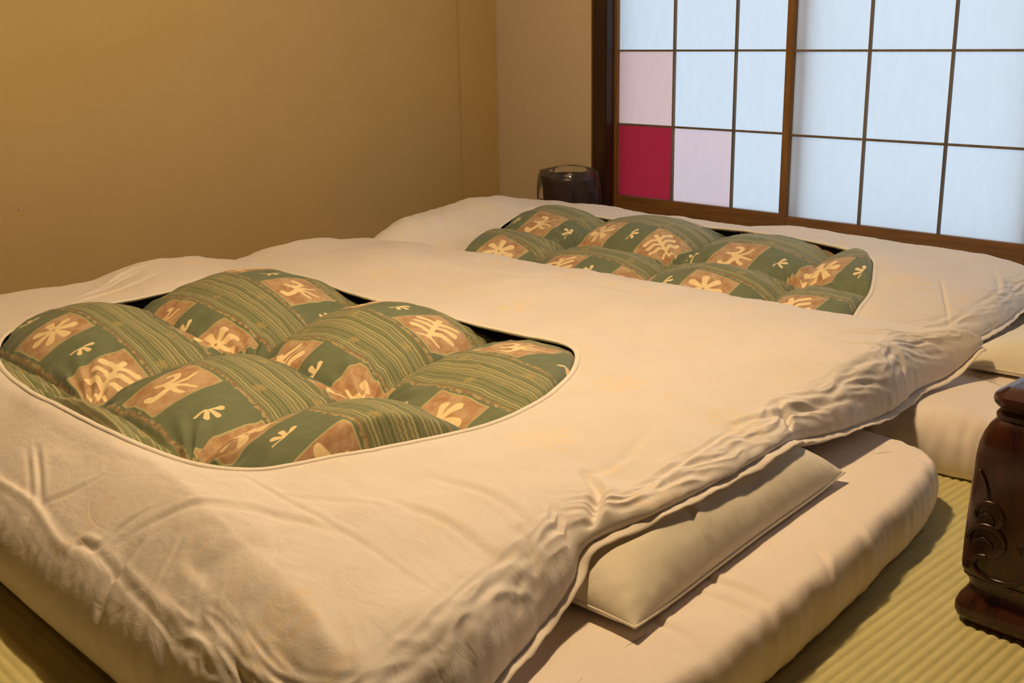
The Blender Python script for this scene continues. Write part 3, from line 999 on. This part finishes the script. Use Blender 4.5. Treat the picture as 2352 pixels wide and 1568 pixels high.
CR_F = [
    ([(-1.283, 2.78), (-1.219, 2.673), (-1.14, 2.54)], .007, .009, .0),
    ([(-1.25, 3.02), (-1.18, 2.9), (-1.14, 2.8)], .010, .006, .004),
    ([(-2.9, 2.45), (-3.0, 2.52), (-3.1, 2.58)], .014, .006, .004),
    ([(-2.75, 2.35), (-2.9, 2.33), (-3.05, 2.36)], .014, .006, .004),
    ([(-1.45, 3.08), (-1.3, 3.05), (-1.2, 3.02)], .012, .005, .003),
]
make_duvet((-2.05, 2.6), OPEN_F, OUT_F, ztop_f, rim_f, under_f,
           [-3.7, -3.3, -2.84, -2.42, -1.98, -1.56, -1.14, -.7], [1.5, 1.82, 2.26, 2.62, 3.04, 3.4],
           2.38, 0.13, CR_F, .010, .064, 90,
           'cream duvet with green quilted centre beside the paper screens and waste bin')


# ---------------------------------------------------------------- mattresses
def slab(name, outline, ztop, zmid, round_w, loc, cr, seed, mat, wrinkle=1.0):
    """soft mattress: domed top, rolled edge, tucked underside"""
    ou = closed_spline(outline, 12)
    NR = 1300
    E, s = resample(ou, NR)
    c = E.mean(0)
    tg = np.roll(E, -1, 0) - np.roll(E, 1, 0); tg /= np.linalg.norm(tg, axis=1)[:, None]
    nrm = np.stack([tg[:, 1], -tg[:, 0]], 1)
    if ((E - c) * nrm).sum() < 0: nrm = -nrm
    din = np.concatenate([[.0, .0015, .004, .008, .013, .019, .026, .034, .042, .052, .065, .08, .1, .125, .15, .18, .22, .27, .33]])
    X = E[:, None, 0] - nrm[:, None, 0] * din; Y = E[:, None, 1] - nrm[:, None, 1] * din
    # inner rings shrink to the centre
    sh = np.linspace(.92, 0.02, 26)
    Xi = c[0] + (X[:, -1:] - c[0]) * sh; Yi = c[1] + (Y[:, -1:] - c[1]) * sh
    X = np.concatenate([X, Xi], 1); Y = np.concatenate([Y, Yi], 1)
    d = np.concatenate([din, np.full(26, .4)])[None, :]
    prof = np.sqrt(np.clip(1 - (1 - np.clip(d / round_w, 0, 1)) ** 2.4, 0, 1))
    Z = zmid + (ztop - zmid) * prof
    S = s[:, None]
    Z = Z + wrinkle * (perlin(S * 16 + 0 * d, d * 6, seed) * .006 * np.exp(-d / .06) + perlin(S * 40 + 0 * d, d * 16, seed + 1) * .003 * np.exp(-d / .04)) * sstep(0, .01, d)
    Z = Z + wrinkle * .003 * fbm(X * 4, Y * 5, seed + 2, 3)
    Z = Z + creases(np.stack([X.ravel(), Y.ravel()], 1), cr).reshape(X.shape)
    bul = wrinkle * (perlin(S * 9 + 0 * d, d * 4, seed + 3) * .008 + perlin(S * 33, d * 4, seed + 4) * .004) * np.exp(-d / .05)
    X = X + nrm[:, None, 0] * bul; Y = Y + nrm[:, None, 1] * bul
    uo = np.array([.14, .06, .04, .026, .016, .009, .004, .001])
    Xu = E[:, None, 0] - nrm[:, None, 0] * uo + nrm[:, None, 0] * bul[:, :1] * .6; Yu = E[:, None, 1] - nrm[:, None, 1] * uo + nrm[:, None, 1] * bul[:, :1] * .6
    Zu = np.broadcast_to(zmid - (zmid - .002) * np.sqrt(np.clip(1 - (1 - np.clip(uo / .018, 0, 1)) ** 2, 0, 1))[None, :], Xu.shape)
    XX = np.concatenate([Xu, X], 1); YY = np.concatenate([Yu, Y], 1); ZZ = np.concatenate([Zu, Z], 1)
    nv = XX.shape[1]
    V = np.stack([XX, YY, ZZ], -1).reshape(-1, 3)
    F = grid_faces(NR, nv, True)
    fl_ = [tuple(f) for f in F.tolist()]
    fl_.append(tuple(i * nv + nv - 1 for i in range(NR)))
    fl_.append(tuple(i * nv for i in range(NR))[::-1])
    o = link(name, mesh(name, V - np.array([loc[0], loc[1], 0]), fl_, True), mat)
    o.location = (loc[0], loc[1], 0)
    return o


MN = [(-.758, .84), (-.752, 1.0), (-.766, 1.24), (-.800, 1.55), (-.835, 1.80), (-.862, 1.93), (-.905, 2.005), (-.975, 2.035), (-1.10, 2.045), (-1.6, 2.05), (-2.4, 2.05), (-2.80, 2.04), (-2.87, 2.0),
      (-2.89, 1.9), (-2.89, 1.3), (-2.89, .9), (-2.87, .80), (-2.78, .765), (-2.2, .755), (-1.4, .75), (-.95, .75), (-.80, .765)]
CRM = [([(-0.96, 1.257), (-0.87, 1.278), (-0.805, 1.269), (-0.77, 1.24)], .012, .007, .006),
       ([(-0.86, 1.476), (-0.83, 1.464), (-0.785, 1.416)], .008, .008, .005),
       ([(-0.90, 1.225), (-0.83, 1.236), (-0.77, 1.205)], .010, .006, .005),
       ([(-0.93, 1.97), (-0.895, 1.945), (-.86, 1.92)], .010, .008, .005),
       ([(-0.94, 1.10), (-0.86, 1.12), (-.78, 1.09)], .012, .005, .004),
       ([(-0.92, 1.62), (-0.86, 1.60), (-.81, 1.57)], .010, .005, .004)]
m1 = slab('futon_mattress', MN, .110, .050, .030, (-1.9, 1.35), CRM, 60, MAT['sheet'])
tag(m1, 'cream futon mattress with a rounded corner under the narrow flat pillow', 'mattress', None)
MF = [(-.50, 2.32), (-.49, 2.6), (-.49, 3.0), (-.51, 3.25), (-.60, 3.33), (-.8, 3.345), (-1.6, 3.35), (-2.5, 3.2), (-2.75, 3.14), (-2.82, 3.05), (-2.84, 2.8), (-2.83, 2.35), (-2.79, 2.2), (-2.7, 2.15), (-2.2, 2.13), (-1.6, 2.125),
      (-1.2, 2.125), (-1.04, 2.135), (-.9, 2.15), (-.7, 2.17), (-.56, 2.20)]
CRF = [([(-1.02, 2.20), (-.94, 2.165), (-.86, 2.15)], .012, .008, .006), ([(-.98, 2.24), (-.90, 2.19), (-.82, 2.18)], .012, -.006, -.005), ([(-.93, 2.26), (-.86, 2.23), (-.80, 2.22)], .01, .005, .004)]
m2 = slab('futon_mattress', MF, .135, .058, .080, (-1.7, 2.7), CRF, 70, MAT['sheet'], 1.6)
tag(m2, 'cream futon mattress behind the carved table leg, sagging at its near side', 'mattress', None)


# ---------------------------------------------------------------- pillows
def pillow(loc, rot, half_len, half_wid, thick, zsup, endp, cr, seed, label):
    nu, nv = 150, 90
    u = np.sin(np.linspace(-1, 1, nu) * np.pi / 2); v = np.sin(np.linspace(-1, 1, nv) * np.pi / 2)
    U, Vv = np.meshgrid(u, v, indexing='ij')
    px = half_len * U * (1 - .035 * (1 - Vv ** 2)) ; py = half_wid * Vv * (1 - .05 * (1 - U ** 2))
    T = thick * (np.clip(1 - np.abs(U) ** endp, 0, 1) ** .58) * (np.clip(1 - np.abs(Vv) ** 3.2, 0, 1) ** .58)
    T = T * (1 + .10 * fbm(px * 6, py * 8, seed, 2))
    seam = zsup + .011 + .006 * np.abs(U) ** 6
    P = np.stack([px.ravel(), py.ravel()], 1)
    edge = np.minimum((1 - np.abs(U)) * half_len, (1 - np.abs(Vv)) * half_wid)
    pk = perlin(px * 45, py * 45, seed + 3) * .0035 * np.exp(-edge / .03) * sstep(0, .01, edge)
    top = seam + T * .80 + creases(P, cr).reshape(T.shape) * sstep(0, .02, edge) + pk
    bot = seam - np.minimum(T * .4, .0098)
    A = np.stack([px, py, top], -1).reshape(-1, 3); B = np.stack([px, py, bot], -1).reshape(-1, 3)
    F = grid_faces(nu, nv)
    root = empty('pillow', (loc[0], loc[1], 0)); root.rotation_euler = (0, 0, rot)
    tag(root, label, 'pillow')
    V = np.vstack([A, B]); FF = np.vstack([F, F[:, ::-1] + len(A)])
    link('pillow_case', mesh('pillow_case', V, FF, True), MAT['pillow'], root)
    ring = [(i, 0) for i in range(nu)] + [(nu - 1, j) for j in range(1, nv)] + [(i, nv - 1) for i in range(nu - 2, -1, -1)] + [(0, j) for j in range(nv - 2, 0, -1)]
    path = np.array([(px[i, j], py[i, j], (top[i, j] + bot[i, j]) / 2) for i, j in ring])
    vv, ff = tube(path, .0022, 6, True)
    link('seam_piping', mesh('seam_piping', vv, ff, True), MAT['pillow'], root)
    return root


# long axis runs along the head edge of the mattress
ang_p = math.atan2(1.741 - 1.058, -0.953 + 0.873)
nx, ny = math.sin(ang_p), -math.cos(ang_p)           # towards the head edge
cxp, cyp = (-0.873 - 0.953) / 2, (1.058 + 1.741) / 2
hw = .150
pillow((cxp - nx * hw, cyp - ny * hw), ang_p, 0.348, hw, .112, .114, 5,
       [([(-.10, -.02), (-.085, -.06), (-.115, -.10), (-.13, -.14)], .010, .006, .006)], 20,
       'narrow flat cream pillow half under the duvet with a crease across its middle')
pillow((-.935, 2.815), math.radians(93), .345, .160, .080, .139, 16, [([(.05, -.02), (.0, -.06), (-.02, -.10)], .015, .006, .005)], 25,
       'smooth cream pillow whose short end shows beyond the carved table leg')

# ================================================================== waste bin with a clear bag
BX, BY = -3.098, 3.288
bn_root = empty('waste_bin', (BX, BY, 0))
tag(bn_root, 'small dark brown round waste bin lined with a clear plastic bag in the corner', 'waste bin')
nth = 48
th = np.linspace(0, 2 * np.pi, nth, endpoint=False)


def lathe(prof, nth=48, wob=None):
    pr = np.asarray(prof, float)
    th = np.linspace(0, 2 * np.pi, nth, endpoint=False)
    Rr = np.broadcast_to(pr[None, :, 0], (nth, len(pr))).copy(); Zz = np.broadcast_to(pr[None, :, 1], (nth, len(pr))).copy()
    if wob is not None:
        Rr, Zz = wob(th[:, None], Rr, Zz)
    V = np.stack([Rr * np.cos(th)[:, None], Rr * np.sin(th)[:, None], Zz], -1).reshape(-1, 3)
    return V, grid_faces(nth, len(pr), True)[:, ::-1]


V, F = lathe([(.001, .0), (.084, .0), (.09, .004), (.109, .334), (.113, .340), (.113, .353), (.109, .356), (.105, .351), (.103, .334), (.086, .012), (.001, .010)])
link('bin_body', mesh('bin_body', V, F, True), MAT['bin'], bn_root)


def wob(t, R, Z):
    k = np.linspace(0, 1, R.shape[1])[None, :]
    out = np.clip((k - .45) / .55, 0, 1)
    f = .010 * np.sin(5 * t + .7) + .007 * np.sin(11 * t + 2 * k * 3) + .004 * np.sin(23 * t)
    lean = np.clip(np.cos(t - .35), 0, 1) ** 2
    R = R + out * f + out * lean * .018
    Z = Z + .010 * np.sin(3 * t + 1) * np.exp(-((k - .5) / .12) ** 2) + (.014 * np.sin(4 * t) + .010 * np.sin(9 * t + 1) - .03 * lean) * (k > .93)
    return R, Z


prof = [(.097, .25), (.101, .31), (.103, .34), (.107, .358), (.110, .374), (.114, .381), (.118, .376), (.121, .360), (.123, .336), (.124, .312), (.124, .284), (.123, .262), (.121, .24), (.119, .225)]
V, F = lathe(prof, 96, wob)
bag = link('bag_liner', mesh('bag_liner', V, F, True), MAT['film'], bn_root)
tag(bag, 'clear plastic bag folded over the rim')

# ================================================================== carved low table
TX0, TX1, TY0, TY1 = -0.676, 0.26, 1.600, 2.10
tb = empty('low_table', ((TX0 + TX1) / 2, (TY0 + TY1) / 2, 0))
tag(tb, 'dark glossy carved wooden low table with bulging scroll legs', 'table')
tox, toy = (TX0 + TX1) / 2, (TY0 + TY1) / 2
HWL = .085
LEGP = [(.072, .0), (.078, .003), (.084, .010), (.0875, .020), (.087, .031), (.083, .041), (.077, .050), (.0725, .058), (.0715, .065), (.074, .074), (.0795, .084), (.083, .093),
        (.0835, .10), (.0832, .14), (.082, .19), (.0805, .24), (.079, .275), (.0765, .30), (.072, .318), (.066, .331), (.0605, .338), (.058, .341), (.060, .344), (.0605, .349), (.058, .3525), (.056, .356), (.056, .366)]


def square_lathe(prof, n=64, p=7.0):
    pr = np.asarray(prof)
    t = np.linspace(0, 2 * np.pi, n, endpoint=False)
    cs, sn = np.cos(t), np.sin(t)
    rr_ = 1.0 / (np.abs(cs) ** p + np.abs(sn) ** p) ** (1 / p)
    V = np.stack([pr[None, :, 0] * (rr_ * cs)[:, None], pr[None, :, 0] * (rr_ * sn)[:, None], np.broadcast_to(pr[None, :, 1], (n, len(pr)))], -1).reshape(-1, 3)
    F = [tuple(f) for f in grid_faces(n, len(pr), True)[:, ::-1].tolist()]
    F.append(tuple(i * len(pr) for i in range(n))[::-1]); F.append(tuple(i * len(pr) + len(pr) - 1 for i in range(n)))
    return V, F


Vl, Fl = square_lathe(LEGP)
leg_me = mesh('leg', Vl, Fl, True); leg_me.materials.append(MAT['table'])


def scroll_paths():
    """cloud scroll of the leg face as half-sunk tubes, dark like shaded grooves, u across (-1..1 of the half width), z up"""
    a = [(-.062, .262), (-.052, .248), (-.046, .232), (-.043, .221)]
    b_ = []
    for t in np.linspace(0, 1, 13):
        an = math.radians(200 - 290 * t); b_.append((-.040 + .021 * math.cos(an), .192 + .021 * math.sin(an)))
    c = []
    for t in np.linspace(0, 1, 13):
        an = math.radians(190 - 270 * t); c.append((-.040 + .028 * math.cos(an), .150 + .025 * math.sin(an)))
    dd = [(-.036, .126), (-.050, .122), (-.056, .110), (-.050, .098), (-.030, .089), (-.008, .089), (.010, .096), (.024, .112), (.030, .130)]
    e = []
    for t in np.linspace(0, 1, 10):
        an = math.radians(180 - 200 * t); e.append((-.044 + .011 * math.cos(an), .184 + .010 * math.sin(an)))
    f = []
    for t in np.linspace(0, 1, 10):
        an = math.radians(170 - 190 * t); f.append((-.044 + .014 * math.cos(an), .142 + .011 * math.sin(an)))
    g = [(.030, .130), (.034, .150), (.026, .166), (.012, .160), (.012, .146)]
    return [(a, .0022), (b_, .0030), (c, .0034), (dd, .0034), (e, .002), (f, .0022), (g, .003)]


def leg_hw(z):
    return np.interp(z, [q[1] for q in LEGP], [q[0] for q in LEGP])


for (lx, ly) in ((TX0 + HWL, TY0 + HWL), (TX1 - HWL, TY0 + HWL), (TX0 + HWL, TY1 - HWL), (TX1 - HWL, TY1 - HWL)):
    lg = link('leg', leg_me, None, tb)
    lg.location = (lx - tox, ly - toy, 0)
    for face in ((0, -1), (1, 0), (-1, 0)):
        if face[0] == 1 and lx < -.3 or face[0] == -1 and lx > -.3:
            pass
        vv_all, ff_all = [], []
        nvo = 0
        for pth, rad in scroll_paths():
            pl = smooth_line(pth)
            hwz = leg_hw(pl[:, 1])
            if face[1] == -1:
                P3 = np.stack([pl[:, 0], -hwz + .0004, pl[:, 1]], 1)
            elif face[0] == 1:
                P3 = np.stack([hwz - .0004, pl[:, 0], pl[:, 1]], 1)
            else:
                P3 = np.stack([-hwz + .0004, -pl[:, 0], pl[:, 1]], 1)
            tpr = np.sin(np.pi * np.linspace(.08, .92, len(pl))) ** .4 * rad * 1.6
            v_, f_ = tube(P3, tpr, 8)
            vv_all.append(v_); ff_all += [tuple(i + nvo for i in f) for f in f_]; nvo += len(v_)
        link('carved_scroll', mesh('carved_scroll', np.vstack(vv_all), ff_all, True), MAT['carve_shade'], lg)
    # thin bead line round the ankle
    t = np.linspace(0, 2 * np.pi, 64, endpoint=False); p = 7.0
    rr_ = 1.0 / (np.abs(np.cos(t)) ** p + np.abs(np.sin(t)) ** p) ** (1 / p) * .0790
    v_, f_ = tube(np.stack([rr_ * np.cos(t), rr_ * np.sin(t), np.full(64, .0835)], 1), .0018, 6, True)
    link('ankle_bead', mesh('ankle_bead', v_, f_, True), MAT['carve_shade'], lg)


def round_rect(x0, x1, y0, y1, r, n=10):
    pts = []
    for cx, cy, a0 in ((x1 - r, y1 - r, 0), (x0 + r, y1 - r, 90), (x0 + r, y0 + r, 180), (x1 - r, y0 + r, 270)):
        for k in range(n + 1):
            a = math.radians(a0 + 90 * k / n); pts.append((cx + r * math.cos(a), cy + r * math.sin(a)))
    return np.array(pts)


def plate(prof, x0, x1, y0, y1, r):
    """stack of inset rounded rectangles: prof = (inset, z)"""
    V = []; n = None
    for ins, z in prof:
        q = round_rect(x0 + ins, x1 - ins, y0 + ins, y1 - ins, max(.003, r - ins))
        n = len(q); V += [(a, b, z) for a, b in q]
    F = []
    for k in range(len(prof) - 1):
        for i in range(n):
            i2 = (i + 1) % n
            F.append((k * n + i, k * n + i2, (k + 1) * n + i2, (k + 1) * n + i))
    F.append(tuple(range(n))[::-1]); F.append(tuple((len(prof) - 1) * n + i for i in range(n)))
    return V, F


V, F = plate([(.03, .357), (.020, .3575), (.013, .360), (.0085, .365), (.0065, .371), (.0075, .377), (.0115, .382), (.018, .386), (.022, .3885), (.025, .3905), (.033, .3915), (.12, .3917)],
             TX0 + .012 - tox, TX1 - .012 - tox, TY0 + .012 - toy, TY1 - .012 - toy, .035)
link('table_top', mesh('table_top', V, F, False), MAT['table'], tb)
for (x0, x1, y0, y1) in ((TX0 + .15, TX1 - .15, TY0 + .05, TY0 + .07), (TX0 + .15, TX1 - .15, TY1 - .07, TY1 - .05), (TX0 + .05, TX0 + .07, TY0 + .15, TY1 - .15), (TX1 - .07, TX1 - .05, TY0 + .15, TY1 - .15)):
    box('apron', (x0 - tox - (.03 if x1 - x0 > .1 else 0), x1 - tox + (.03 if x1 - x0 > .1 else 0), y0 - toy - (.03 if y1 - y0 > .1 else 0), y1 - toy + (.03 if y1 - y0 > .1 else 0), .29, .357), MAT['table'], tb, .004)

# ================================================================== ceiling pendant above the beds
pl_root = empty('pendant_lamp', (LAMP[0], LAMP[1], 0))
tag(pl_root, 'pendant lamp hanging from the ceiling above the two beds', 'lamp')
lo.parent = pl_root
lo.location = (0, 0, LAMP[2])
V, F = lathe([(.05, 2.17), (.13, 2.165), (.22, 2.15), (.25, 2.135), (.252, 2.13), (.248, 2.132), (.215, 2.145), (.12, 2.160), (.04, 2.163)], 64)
link('lamp_shade', mesh('lamp_shade', V, F, True), MAT['lampm'], pl_root)
V, F = tube(np.array([(0, 0, 2.16), (0, 0, 2.3), (0, 0, ZC)]), .006, 8)
link('cord', mesh('cord', V, F, True), MAT['post'], pl_root)
V, F = lathe([(.001, 2.165), (.055, 2.165), (.055, 2.20), (.03, 2.215), (.001, 2.215)], 32)
link('socket', mesh('socket', V, F, True), MAT['lampm'], pl_root)
